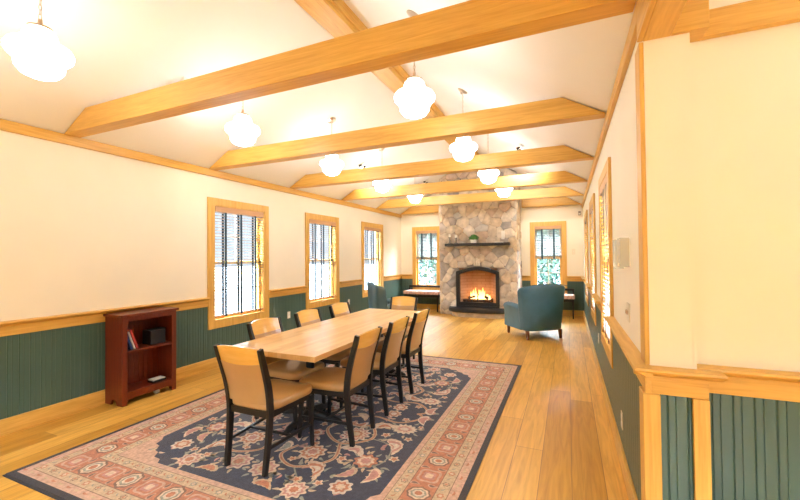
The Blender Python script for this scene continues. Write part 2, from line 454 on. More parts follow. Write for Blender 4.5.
# ------------------------------------------------------------------ windows
wn = [0]
def window(cx, cy, rz, w, matc, label, raised=False, ntape=3, blind_label=''):
    """local x along the wall, +y outwards, origin at the floor on the wall face"""
    wn[0] += 1
    t = root('window_%d' % wn[0], label, None, (cx, cy, 0), rz, kind='structure')
    hw = w/2; z0, z1 = WZ0, WZ1; o = hw-CW; oz0, oz1 = z0+CW, z1-CW
    b = B()
    b.box(-hw, -o, -.024, .0, z0, z1); b.box(o, hw, -.024, .0, z0, z1)
    b.box(-o, o, -.024, .0, oz1, z1); b.box(-o, o, -.024, .0, z0, oz0)
    b.box(-o, -o+.012, -.02, .16, oz0, oz1); b.box(o-.012, o, -.02, .16, oz0, oz1)
    b.box(-o, o, -.02, .16, oz1-.012, oz1); b.box(-o, o, -.024, .16, oz0, oz0+.015)
    b.build('window_casing', oakZ, t, bevel=.003)
    q = o-.012; m = (oz0+oz1)/2
    b = B(); s = .045
    for a0, a1, y in ((m-.02, oz1-.012, .078), (oz0+.015, m+.02, .048)):
        b.box(-q, -q+s, y, y+.028, a0, a1); b.box(q-s, q, y, y+.028, a0, a1)
        b.box(-q, q, y, y+.028, a1-.04, a1); b.box(-q, q, y, y+.028, a0, a0+.045)
    b.build('sash', oakZ, t, bevel=.002)
    b = B()
    for a0, a1, y in ((m-.02, oz1-.012, .089), (oz0+.015, m+.02, .059)):
        b.box(-.009, .009, y-.006, y+.01, a0, a1); b.box(-q, q, y-.006, y+.01, (a0+a1)/2-.009, (a0+a1)/2+.009)
    b.build('muntin', white, t)
    b = B(); b.box(-q+.03, q-.03, .091, .094, m, oz1-.03); b.box(-q+.03, q-.03, .061, .064, oz0+.04, m)
    b.build('window_pane', glassm, t)
    # blind
    bl = root('window_blind', blind_label, 'blind', (cx, cy, 0), rz, 'slatted blinds in the windows')
    zt = oz1-.014; bw = q-.006
    B().box(-bw, bw, -.022, .042, zt-.075, zt).build('headrail', slatr, bl, bevel=.003)
    zb = (m-.03) if raised else oz0+.05
    b = B(); z = zt-.085; tilt = R_(42 if raised else -11)
    while z > zb+.03:
        c, s_ = math.cos(tilt)*.0225, math.sin(tilt)*.0225
        b.prism([(.008-c, z-s_), (.008+c, z+s_), (.008+c, z+s_+.0028), (.008-c, z-s_+.0028)], 'X', -bw, bw)
        z -= .0415
    if raised:
        for k in range(16): b.box(-bw, bw, -.015, .031, zb+.022+k*.0036, zb+.0245+k*.0036)
    b.build('slats', slatf if raised else slatm, bl)
    B().box(-bw, bw, -.017, .033, zb, zb+.02).build('bottom_rail', slatr, bl, bevel=.003)
    for k in range(ntape):
        x = (-.62 + 1.24*k/(ntape-1))*bw if ntape > 2 else (-.36+.72*k)*bw*1.25
        B().box(x-.019, x+.019, -.0215, -.020, zb-.003, zt-.07).box(x-.019, x+.019, .035, .0365, zb-.003, zt-.07).build('tape', tapem, bl)
    return t
pos = ('nearest the viewer', 'in the middle', 'farthest from the viewer')
for (a0, a1), p in zip(side_w, pos):
    window(L, (a0+a1)/2, PI/2, a1-a0, oakZ, 'oak framed window in the left wall, ' + p,
           blind_label='wooden slatted blind with three dark tapes, left wall window ' + p)
for (a0, a1), p in zip(side_w, pos):
    window(R, (a0+a1)/2, -PI/2, a1-a0, oakZ, 'oak framed window in the right wall, ' + p,
           blind_label='wooden slatted blind seen edge-on, right wall window ' + p)
for (a0, a1), p in zip(far_w, ('left', 'right')):
    window((a0+a1)/2, YF, 0, a1-a0, oakZ, 'oak framed window in the far wall, %s of the fireplace' % p, True, 2,
           blind_label='half raised slatted blind with two dark tapes, %s of the fireplace' % p)

# unseen windows behind the viewer, added to let more daylight in
for x0, hw in ((-2.85, .45), (1.6, .7)):
    t = root('window_%d' % (wn[0]+1), 'added oak framed daylight window, unseen behind the viewer', None, (x0, YB, 0), PI, kind='structure'); wn[0] += 1
    b = B(); b.box(-hw-.1, -hw, -.024, 0, .5, 2.5); b.box(hw, hw+.1, -.024, 0, .5, 2.5); b.box(-hw, hw, -.024, 0, 2.4, 2.5); b.box(-hw, hw, -.024, 0, .5, .6)
    b.box(-.03, .03, .05, .09, .6, 2.4)
    b.build('window_casing', oakZ, t, bevel=.003)
    B().box(-hw, hw, .08, .083, .6, 2.4).build('window_pane', glassm, t)

# ------------------------------------------------------------------ fireplace
stone_cols = [(.54,.45,.36), (.44,.38,.33), (.62,.53,.43), (.33,.30,.28), (.58,.46,.34), (.46,.44,.42), (.50,.38,.30), (.68,.60,.51)]
stonem = [plain('field_stone', c_, .8, noise=.22, nscale=9, bump=.5, bscale=25) for c_ in stone_cols]
mortar = plain('mortar', (.31, .27, .235), .9, noise=.1, nscale=30)
def clip(poly, n, d):
    out = []
    for i in range(len(poly)):
        a, b_ = poly[i], poly[(i+1) % len(poly)]
        da = a[0]*n[0]+a[1]*n[1]-d; db = b_[0]*n[0]+b_[1]*n[1]-d
        if da <= 0: out.append(a)
        if (da < 0 < db) or (db < 0 < da):
            t = da/(da-db); out.append((a[0]+(b_[0]-a[0])*t, a[1]+(b_[1]-a[1])*t))
    return out
def area2(p): return abs(sum(p[i][0]*p[(i+1)%len(p)][1]-p[(i+1)%len(p)][0]*p[i][1] for i in range(len(p))))/2
def stones(b, outline, x0, x1, z0, z1, step, place, hole=None):
    rnd = random.Random(3)
    sites = []; j = 0; z = z0
    while z < z1+step:
        x = x0 + (step*.55 if j % 2 else 0)
        while x < x1+step*.5:
            sites.append((x+rnd.uniform(-.42, .42)*step*1.1, z+rnd.uniform(-.4, .4)*step)); x += step*1.2
        z += step*.82; j += 1
    for i, s in enumerate(sites):
        p = list(outline)
        for k, q in enumerate(sites):
            if k == i: continue
            dx, dz = q[0]-s[0], q[1]-s[1]
            if dx*dx+dz*dz > (step*3.2)**2: continue
            p = clip(p, (dx, dz), (q[0]**2+q[1]**2-s[0]**2-s[1]**2)/2)
            if len(p) < 3: break
        if len(p) < 3: continue
        cx = sum(v[0] for v in p)/len(p); cz = sum(v[1] for v in p)/len(p)
        if hole:
            hx0, hx1, hz1 = hole
            if hx0 < cx < hx1 and cz < hz1: continue
            if cz >= hz1: p = clip(p, (0, -1), -hz1) if any(hx0 < v[0] < hx1 and v[1] < hz1 for v in p) else p
            elif cx <= hx0: p = clip(p, (1, 0), hx0)
            else: p = clip(p, (-1, 0), -hx1)
        if len(p) < 3 or area2(p) < .0015: continue
        # round the corners
        rp = []
        for k in range(len(p)):
            a, m_, c_ = p[k-1], p[k], p[(k+1) % len(p)]
            rp.append((m_[0]+(a[0]-m_[0])*.14, m_[1]+(a[1]-m_[1])*.14)); rp.append((m_[0]+(c_[0]-m_[0])*.14, m_[1]+(c_[1]-m_[1])*.14))
        cx = sum(v[0] for v in rp)/len(rp); cz = sum(v[1] for v in rp)/len(rp)
        b.mi = rnd.choice([0,0,1,2,2,3,4,4,5,6,7]); h = rnd.uniform(.022, .045)
        rings = []
        rad = math.sqrt(area2(rp)/PI)
        for ins, hh in ((-.001, 0), (.002, h*.5), (.003+.10*rad, h*.8), (.01+.35*rad, h)):
            fct = max(0, 1-ins/rad*1.0)
            rings.append([place(cx+(v[0]-cx)*fct, cz+(v[1]-cz)*fct, hh + (rnd.uniform(-.003, .003) if hh else 0)) for v in rp])
        R_v = [[b.bm.verts.new(v) for v in r] for r in rings]
        n = len(rp)
        for ra, rb in zip(R_v, R_v[1:]):
            for k in range(n): b.face([ra[k], ra[(k+1) % n], rb[(k+1) % n], rb[k]], True)
        b.face(R_v[-1], True)
CX0, CX1, CY = -3.04, -1.13, 9.56
FX0, FX1, FZ0, FZ1 = -2.61, -1.54, .20, 1.21
fp = root('fireplace', 'tall fieldstone chimney with an arched gas fireplace, mantel and curved hearth', 'fireplace', ((CX0+CX1)/2, CY, 0))
OX, OY = fp.location.x, fp.location.y
def lx(b):                              # shift world-built bmesh to the fireplace's own frame
    bmesh.ops.translate(b.bm, verts=b.bm.verts, vec=(-OX, -OY, 0)); return b
b = B()
b.box(CX0, FX0+.06, CY, YF, 0, 2.2); b.box(FX1-.06, CX1, CY, YF, 0, 2.2)
b.box(FX0+.06, FX1-.06, CY, YF, FZ1-.03, 2.2); b.box(FX0+.06, FX1-.06, CY, YF, 0, FZ0+.02)
b.box(FX0+.06, FX1-.06, CY+.55, YF, FZ0+.02, FZ1-.03)
b.prism([(CX0, 2.2), (CX1, 2.2), (CX1, zc(CX1)-.001), (XM, ZR-.001), (CX0, zc(CX0)-.001)], 'Y', CY, YF)
lx(b).build('chimney_core', mortar, fp)
b = B()
pent = [(CX0-.01, 0), (CX1+.01, 0), (CX1+.01, zc(CX1)-.01), (XM, ZR-.01), (CX0-.01, zc(CX0)-.01)]
stones(b, pent, CX0, CX1, 0, 4.0, .22, lambda u, v, h: (u, CY-h, v), (FX0+.02, FX1-.02, FZ1-.02))
lx(b).build('stone_facing', stonem, fp)
b = B()
stones(b, [(CY, 0), (YF, 0), (YF, zc(CX1)-.03), (CY, zc(CX1)-.03)], CY, YF, 0, 3.5, .2, lambda u, v, h: (CX1+h, u, v))
lx(b).build('side_stones', stonem, fp)
b = B()
stones(b, [(CY, 0), (YF, 0), (YF, zc(CX0)-.03), (CY, zc(CX0)-.03)], CY, YF, 0, 3.5, .2, lambda u, v, h: (CX0-h, u, v))
lx(b).build('side_stones', stonem, fp)
# keystones
b = B()
for k, (x, w, h) in enumerate(((-2.14, .048, .17), (-2.085, .05, .20), (-2.03, .048, .17))):
    b.box(x-w/2, x+w/2, CY-.06, CY, FZ1+.03, FZ1+.03+h)
lx(b).build('keystone', stonem[7], fp, bevel=.012)
# arched black frame: outer and inner outline
def arch(x0, x1, z0, zs, zt, n=12):
    pts = [(x0, z0), (x0, zs)]
    for k in range(1, n): 
        t = k/n; pts.append((x0+(x1-x0)*t, zs+(zt-zs)*math.sin(PI*t)))
    return pts + [(x1, zs), (x1, z0)]
def frame(x0, x1, z0, zs, zt, w, y0, y1, bb):
    o_ = arch(x0, x1, z0, zs, zt); i_ = arch(x0+w, x1-w, z0+w, zs-w*.8, zt-w)
    n = len(o_)
    V = {(k, s, y): bb.bm.verts.new((p[0], y, p[1])) for s, P in (('o', o_), ('i', i_)) for k, p in enumerate(P) for y in (y0, y1)}
    for k in range(n):
        k2 = (k+1) % n
        for (s1, ya, s2, yb) in (('o', y0, 'i', y0), ('i', y0, 'i', y1), ('i', y1, 'o', y1), ('o', y1, 'o', y0)):
            bb.face([V[k, s1, ya], V[k2, s1, ya], V[k2, s2, yb], V[k, s2, yb]])
b = B(); frame(FX0, FX1, FZ0, 1.10, 1.215, .05, CY-.075, CY+.03, b); frame(FX0+.05, FX1-.05, FZ0+.05, 1.06, 1.165, .035, CY-.055, CY+.03, b)
b.box(FX0+.05, FX1-.05, CY-.05, CY+.02, FZ0+.04, FZ0+.13)
lx(b).build('firebox_frame', iron, fp)
# fire brick lining
m, n, bs = newmat('fire_brick')
tc = n.nodes.new('ShaderNodeTexCoord'); mp = n.nodes.new('ShaderNodeMapping'); mp.inputs['Rotation'].default_value = (PI/2, 0, 0)
br = n.nodes.new('ShaderNodeTexBrick'); br.inputs['Scale'].default_value = 1; br.inputs['Brick Width'].default_value = .22; br.inputs['Row Height'].default_value = .075
br.inputs['Mortar Size'].default_value = .004; br.inputs['Color1'].default_value = (.52, .30, .19, 1); br.inputs['Color2'].default_value = (.60, .36, .23, 1); br.inputs['Mortar'].default_value = (.4, .18, .09, 1)
n.links.new(tc.outputs['Object'], mp.inputs[0]); n.links.new(mp.outputs[0], br.inputs['Vector']); n.links.new(br.outputs['Color'], bs.inputs['Base Color']); bs.inputs['Roughness'].default_value = .8
firebrick = m
b = B()
b.prism([(FX0+.06, CY+.02), (FX0+.06, CY+.5), (FX0+.30, CY+.5)], 'Z', FZ0+.03, FZ1-.03)
b.prism([(FX1-.06, CY+.02), (FX1-.06, CY+.5), (FX1-.30, CY+.5)], 'Z', FZ0+.03, FZ1-.03)
b.box(FX0+.06, FX1-.06, CY+.48, CY+.55, FZ0+.02, FZ1-.03)
b.box(FX0+.06, FX1-.06, CY+.03, CY+.55, FZ0+.02, FZ0+.06)
lx(b).build('firebox_lining', firebrick, fp)
# hearth
def half_oval(x0, x1, yb, d, n=20):
    c_ = (x0+x1)/2; r = (x1-x0)/2
    return [(c_+r*math.copysign(abs(math.cos(t))**.55, math.cos(t)), yb-d*math.sin(t)**.8) for t in [PI*k/n for k in range(n+1)]]
b = B(); b.prism(half_oval(-2.73, -1.34, CY, .36), 'Z', .0, .115)
lx(b).build('hearth_base', stonem[0], fp, bevel=.01)
b = B(); b.prism(half_oval(-2.80, -1.28, CY, .42), 'Z', .115, .21)
lx(b).build('hearth_slab', slate, fp, bevel=.02)
# mantel
b = B(); b.box(-2.85, -1.27, CY-.24, CY+.01, 1.735, 1.805)
lx(b).build('mantel_shelf', slate, fp, bevel=.012)
MZ = 1.805
# flames + logs + grate
flm, n, bs = newmat('flame')
tc = n.nodes.new('ShaderNodeTexCoord'); sp = n.nodes.new('ShaderNodeSeparateXYZ'); rr = n.nodes.new('ShaderNodeValToRGB')
n.links.new(tc.outputs['Generated'], sp.inputs[0]); n.links.new(sp.outputs['Z'], rr.inputs[0])
rr.color_ramp.elements[0].color = (1, .62, .22, 1); rr.color_ramp.elements[1].color = (1, .25, .04, 1)
e = rr.color_ramp.elements.new(.45); e.color = (1, .50, .13, 1)
em = n.nodes.new('ShaderNodeEmission'); n.links.new(rr.outputs[0], em.inputs[0]); em.inputs[1].default_value = 3
n.links.new(em.outputs[0], n.nodes['Material Output'].inputs[0])
rnd = random.Random(5)
b = B()
for k in range(15):
    x = -2.10 + rnd.uniform(-.24, .26); y = CY+.26+rnd.uniform(-.07, .08); hgt = (.36-abs(x+2.10)*.9)*rnd.uniform(.7, 1.15); z0 = .37
    w = rnd.uniform(.022, .042); ph = rnd.uniform(0, 6)
    pts = [(x+.022*math.sin(ph+t*4)*t, y, z0+hgt*t) for t in (0, .15, .35, .55, .75, .9, 1)]
    b.tube(pts, [w*.5, w, w*1.05, w*.75, w*.45, w*.2, .002], 8)
lx(b).build('flame', flm, fp)
b = B()
for x in (-2.4, -2.25, -2.1, -1.95, -1.8): b.box(x-.008, x+.008, CY+.1, CY+.4, .29, .31)
b.box(-2.45, -1.75, CY+.10, CY+.12, .29, .31); b.box(-2.45, -1.75, CY+.38, CY+.40, .29, .31)
for x in (-2.42, -1.78):
    for y in (CY+.11, CY+.39): b.box(x-.008, x+.008, y-.008, y+.008, .26, .29)
for x in (-2.4, -2.25, -2.1, -1.95, -1.8): b.box(x-.007, x+.007, CY+.09, CY+.105, .29, .40)
lx(b).build('grate', iron, fp)
bark = plain('charred_log', (.10, .05, .03), .9, noise=.6, nscale=30, bump=.8, bscale=40)
def log(p0, p1, r, label):
    p0, p1 = Vector(p0), Vector(p1); d = p1-p0; rn = random.Random(int(r*1e5))
    t = root('fire_log', label, 'log', tuple(p0), 0, 'logs on the fireplace grate')
    b = B(); b.tube([d*k/8 + Vector((0, rn.uniform(-.006, .006), rn.uniform(-.006, .006))) for k in range(9)], [r*rn.uniform(.88, 1.08) for _ in range(9)], 12)
    o = b.build('fire_log', bark); o.location = p0
    bpy.data.objects.remove(t); tag(o, label, 'log', 'logs on the fireplace grate')
log((-2.48, CY+.17, .352), (-1.80, CY+.15, .352), .042, 'charred log lying at the front of the fire')
log((-2.40, CY+.33, .357), (-1.76, CY+.34, .357), .047, 'thick charred log at the back of the fire')
log((-2.34, CY+.12, .425), (-2.12, CY+.34, .47), .032, 'small log leaning left across the fire')
log((-1.86, CY+.11, .43), (-2.02, CY+.35, .475), .034, 'small log leaning right across the fire')

# ------------------------------------------------------------------ things on the mantel and the chimney
pearl = plain('mercury_glass', (.62, .60, .55), .2, metal=.7)
def candle(x, y, h, label):
    t = root('candle_holder', label, 'candle holder', (x, y, MZ), 0, 'candle holders on the mantel')
    B().lathe([(.045, 0), (.047, .01), (.02, .03), (.016, h*.3), (.03, h*.45), (.018, h*.6), (.034, h-.01), (.036, h)]).build('stem', pearl, t)
    B().lathe([(.028, h), (.028, h+.07), (.024, h+.074), (.002, h+.076)], seg=16).build('candle', white, t)
candle(-2.74, CY-.15, .165, 'pale candle in a silvery holder, left end of the mantel')
candle(-2.58, CY-.15, .145, 'shorter silvery candle holder nearer the potted plant')
t = root('potted_plant', 'small round green plant in a white square pot on the mantel', 'plant', (-2.13, CY-.13, MZ))
B().prism([(-.062, 0), (.062, 0), (.075, .085), (-.075, .085)], 'Y', -.06, .06).build('pot', white, t, bevel=.006)
leafm = plain('green_leaf', (.06, .22, .035), .6, noise=.4, nscale=40)
b = B(); rnd = random.Random(2)
for k in range(420):
    th, ph = rnd.uniform(0, 2*PI), rnd.uniform(0, 1.75)
    r = .115*rnd.uniform(.75, 1); d = Vector((math.sin(ph)*math.cos(th)*1.05, math.sin(ph)*math.sin(th)*.8, math.cos(ph)*.95))
    p = d*r + Vector((0, 0, .10)); s = .017
    u = d.cross(Vector((rnd.random(), rnd.random(), rnd.random()))).normalized(); w = d.cross(u)
    v = [b.bm.verts.new(q) for q in (p-u*s*.5, p+w*s, p+u*s*.5+d*.006, p-w*s*.6+d*.012)]
    b.face(v)
b.lathe([(.03, .085), (.085, .10), (.09, .14), (.06, .18), (.01, .195)], seg=12)
b.build('foliage', leafm, t)
tag(B().box(-1.475, -1.40, CY-.055, CY-.0, 1.89, 2.09).build('wall_control_box', white, bevel=.006), 'small white box fixed to the stones above the right end of the mantel', 'control box')
tag(B().box(-1.62, -1.42, CY-.19, CY-.11, MZ, MZ+.018).build('remote_control', white, bevel=.004), 'flat white object lying near the right end of the mantel', 'remote control')

# ------------------------------------------------------------------ pendant lamps
shade_m = emit('opal_glass_lit', LAMP_COLOR, LAMP_STRENGTH)
def pendant(x, y, label, zcl=None):
    zb = 2.665 if zcl is None else 2.36
    t = root('pendant_lamp', label, 'pendant lamp', (x, y, zb), 0, 'opal glass pendant lamps on chains')
    prof = [(.004, 0), (.05, .006), (.095, .026), (.122, .06), (.128, .095), (.124, .118), (.150, .128), (.168, .148), (.172, .172), (.160, .198), (.128, .214), (.098, .222), (.086, .234), (.090, .262), (.082, .29), (.058, .31), (.05, .312)]
    B().lathe(prof, seg=40).build('lamp_shade', shade_m, t)
    B().lathe([(.056, .305), (.066, .312), (.064, .326), (.03, .34), (.014, .35), (.012, .38), (.004, .382)], seg=24).build('fitter', brass, t)
    top = (zcl or zc(x)) - zb
    b = B(); z = .38; k = 0
    while z < top-.06:                  # chain links
        pts = [(.009*math.cos(a)*(k % 2), .009*math.cos(a)*(1-k % 2), z+.017+.019*math.sin(a)) for a in [2*PI*i/10 for i in range(11)]]
        b.tube(pts, .0021, 5); z += .031; k += 1
    b.tube([(.006, .004, .38), (-.005, .005, (top+.38)/2), (.003, 0, top-.03)], .0018, 5)
    b.build('chain', brass, t)
    s = 0 if zcl else SL if x < XM else -SL; ang = math.atan(s)
    b = B().lathe([(.065, .0), (.065, -.008), (.045, -.02), (.02, -.026), (.008, -.045)], seg=24)
    bmesh.ops.rotate(b.bm, verts=b.bm.verts, cent=(0,0,0), matrix=Matrix.Rotation(-ang, 3, 'Y'))
    bmesh.ops.translate(b.bm, verts=b.bm.verts, vec=(0, 0, top+.001))
    b.build('canopy', brass, t)
    return t
ly = [1.32, 3.0, 4.65, 6.28, 7.92]
ordl = ['cut nearest, top left corner of the view', 'just behind the nearest big beam', 'between the second and third beams', 'between the third and fourth beams', 'between the fourth and fifth beams']
for y, s in zip(ly, ordl): pendant(-3.09, y, 'lit opal pendant lamp in the left row, ' + s.replace('cut ', ''))
for y, s in zip(ly[1:], ordl[1:]): pendant(-1.165, y, 'lit opal pendant lamp in the right row, ' + s)
pendant(-1.14, 1.0-2.0, 'added opal fill lamp in line with the right row, behind the viewer')  # out of view, added to brighten the near end of the room

pendant(1.75, 1.0, 'added opal fill lamp in the side area, nearer the wing wall', 3.0)  # unseen side area pendants, both added to light the wing wall
pendant(1.75, -.9, 'added opal fill lamp in the side area, farther back', 3.0)

def spot(x, y, label, aim, power):
    t = root('ceiling_spotlight', label, 'spotlight', (x, y, zc(x)), 0, 'small ceiling spotlights')
    sgn = 1 if x < XM else -1
    b = B().box(-.05, .05, -.035, .035, -.022, .002)
    bmesh.ops.rotate(b.bm, verts=b.bm.verts, cent=(0,0,0), matrix=Matrix.Rotation(-math.atan(SL)*sgn, 3, 'Y'))
    b.build('base_plate', white, t, bevel=.006)
    for dy in (-.035, .035):
        B().tube([(0, dy, -.01), (.0, dy*1.6, -.045), (-.03, dy*2.0, -.06)], .004, 6).build('bracket', steel, t)
        B().tube([(-.015, dy*2.0, -.055), (-.065, dy*2.2, -.075)], [.014, .022], 12).build('lamp_head', iron, t)
    l = bpy.data.lights.new('spot_beam', 'SPOT'); l.energy = power; l.color = (1.0, .93, .82); l.spot_size = R_(85); l.spot_blend = 1; l.shadow_soft_size = .03
    lo = bpy.data.objects.new('spot_beam', l); COL.objects.link(lo); lo.parent = t
    lo.location = (-.085, 0, -.10); d = Vector(aim) - (Vector(t.location) + Vector(lo.location)); lo.rotation_euler = d.to_track_quat('-Z', 'Y').to_euler()
spot(-3.47, 2.62, 'small twin spotlight on the left ceiling slope just above the nearest beam', (-4.4, 5.5, 1.2), 25)
spot(-3.47, 6.3, 'small twin spotlight on the left ceiling slope beyond the third beam', (-3.6, 10.3, 2.3), 70)
spot(-.66, 6.4, 'small twin spotlight on the right ceiling slope beyond the third beam', (-.4, 10.3, 2.3), 70)
spot(-3.2, 9.05, 'small twin spotlight on the left ceiling slope beside the chimney', (-3.9, 10.3, 1.5), 45)
spot(-.80, 9.05, 'small twin spotlight on the right ceiling slope beside the chimney', (-.2, 10.3, 1.5), 45)

# ------------------------------------------------------------------ rug
rc = {
 'selvage': (.035, .030, .035), 'navy': (.050, .053, .080), 'cream': (.66, .50, .36), 'rose': (.50, .25, .21), 'rust': (.50, .20, .11),
 'salmon': (.58, .37, .27), 'beige': (.56, .42, .27), 'sage': (.30, .30, .24), 'pale': (.66, .55, .44), 'brown': (.22, .13, .09)}
rk = list(rc); rmats = [plain('rug_wool_' + k, rc[k], .62, noise=.22, nscale=45, bump=.3, bscale=400, spec=.4) for k in rk]
for m_ in rmats:
    bb_ = m_.node_tree.nodes['Principled BSDF']; bb_.inputs['Sheen Weight'].default_value = .12; bb_.inputs['Sheen Roughness'].default_value = .4; bb_.inputs['Sheen Tint'].default_value = (.9, .92, 1, 1)
RX0, RX1, RY0, RY1 = -3.62, -.60, 1.37, 5.42
rx, ry = (RX0+RX1)/2, (RY0+RY1)/2
b = B()
RT = .010
def rc_(c_): b.mi = rk.index(c_)
rc_('selvage'); b.box(RX0, RX1, RY0, RY1, 0.0, RT)
def band(d0, d1, col, lay):
    rc_(col); z = RT+lay*.0003
    x0, x1, y0, y1 = RX0+d0, RX1-d0, RY0+d0, RY1-d0
    b.face([b.bm.verts.new(p) for p in ((x0, y0, z), (x1, y0, z), (x1, y1, z), (x0, y1, z))])
band(.042, 0, 'salmon', 1); band(.105, 0, 'brown', 2); band(.110, 0, 'beige', 3); band(.185, 0, 'brown', 4); band(.190, 0, 'rust', 5)
band(.375, 0, 'brown', 6); band(.380, 0, 'beige', 7); band(.455, 0, 'brown', 8); band(.459, 0, 'salmon', 9)
# field with scalloped corners
rc_('navy'); z = RT+.0003*10
FXH, FYH = (RX1-RX0)/2-.50, (RY1-RY0)/2-.50
pts = []
for sx, sy in ((1, 1), (-1, 1), (-1, -1), (1, -1)):
    cor = [(1, -.42), (.93, -.36), (.90, -.27), (.80, -.25), (.76, -.17), (.66, -.15), (.60, -.07), (.48, -.06), (.42, 0)]
    seq = [(sx*(FXH-(1-u)*.62), sy*(FYH+v*.7)) for u, v in cor]
    # from the side edge into the end edge
    if sx*sy < 0: seq = seq[::-1]
    pts += seq
b.face([b.bm.verts.new((rx+u, ry+v, z)) for u, v in pts])
def shape(cx, cy, fn, n, col, lay, rot=0):
    rc_(col); z = RT+lay*.0003; vs = []
    for k in range(n):
        t = 2*PI*k/n; u, v = fn(t); c_, s_ = math.cos(rot), math.sin(rot)
        vs.append(b.bm.verts.new((cx+u*c_-v*s_, cy+u*s_+v*c_, z)))
    b.face(vs)
def ros(cx, cy, r, cols, n=10, asp=1.0, rot=0, lay=14, amp=.13):
    for k, cc in enumerate(cols):
        rr_ = r*(1-k/len(cols)*.86)
        shape(cx, cy, lambda t: (rr_*(1+amp*math.cos(n*t))*math.cos(t), asp*rr_*(1+amp*math.cos(n*t))*math.sin(t)), 72, cc, lay+k, rot)
def leaf(cx, cy, l, w, rot, cols, bend=.3, lay=14, ser=.1):
    for k, cc in enumerate(cols):
        f_ = 1-k*.28
        def fn(t, f_=f_):
            u = math.cos(t); v = math.sin(t)*(1-u*.55)*(1+ser*math.cos(14*t))
            return (l*.5*u*f_, w*.5*v*f_+bend*l*(u*u)*.5)
        shape(cx, cy, fn, 64, cc, lay+k, rot)
def vine(pts, w, col, lay=12):
    rc_(col); z = RT+lay*.0003
    P = []
    for i in range(len(pts)-1):
        p0, p1, p2, p3 = pts[max(i-1, 0)], pts[i], pts[i+1], pts[min(i+2, len(pts)-1)]
        for k in range(8):
            t = k/8
            P.append(tuple(.5*((2*p1[a])+(-p0[a]+p2[a])*t+(2*p0[a]-5*p1[a]+4*p2[a]-p3[a])*t*t+(-p0[a]+3*p1[a]-3*p2[a]+p3[a])*t**3) for a in (0, 1)))
    prev = None
    for i in range(1, len(P)):
        d = Vector((P[i][0]-P[i-1][0], P[i][1]-P[i-1][1])); 
        if d.length < 1e-5: continue
        n_ = Vector((-d.y, d.x)).normalized()*w*.5
        cur = (b.bm.verts.new((P[i][0]+n_.x, P[i][1]+n_.y, z)), b.bm.verts.new((P[i][0]-n_.x, P[i][1]-n_.y, z)))
        if prev: b.face([prev[0], cur[0], cur[1], prev[1]])
        prev = cur
def scroll(pts, w):
    vine(pts, w, 'beige', 12); vine(pts, w*.45, 'rust', 13)
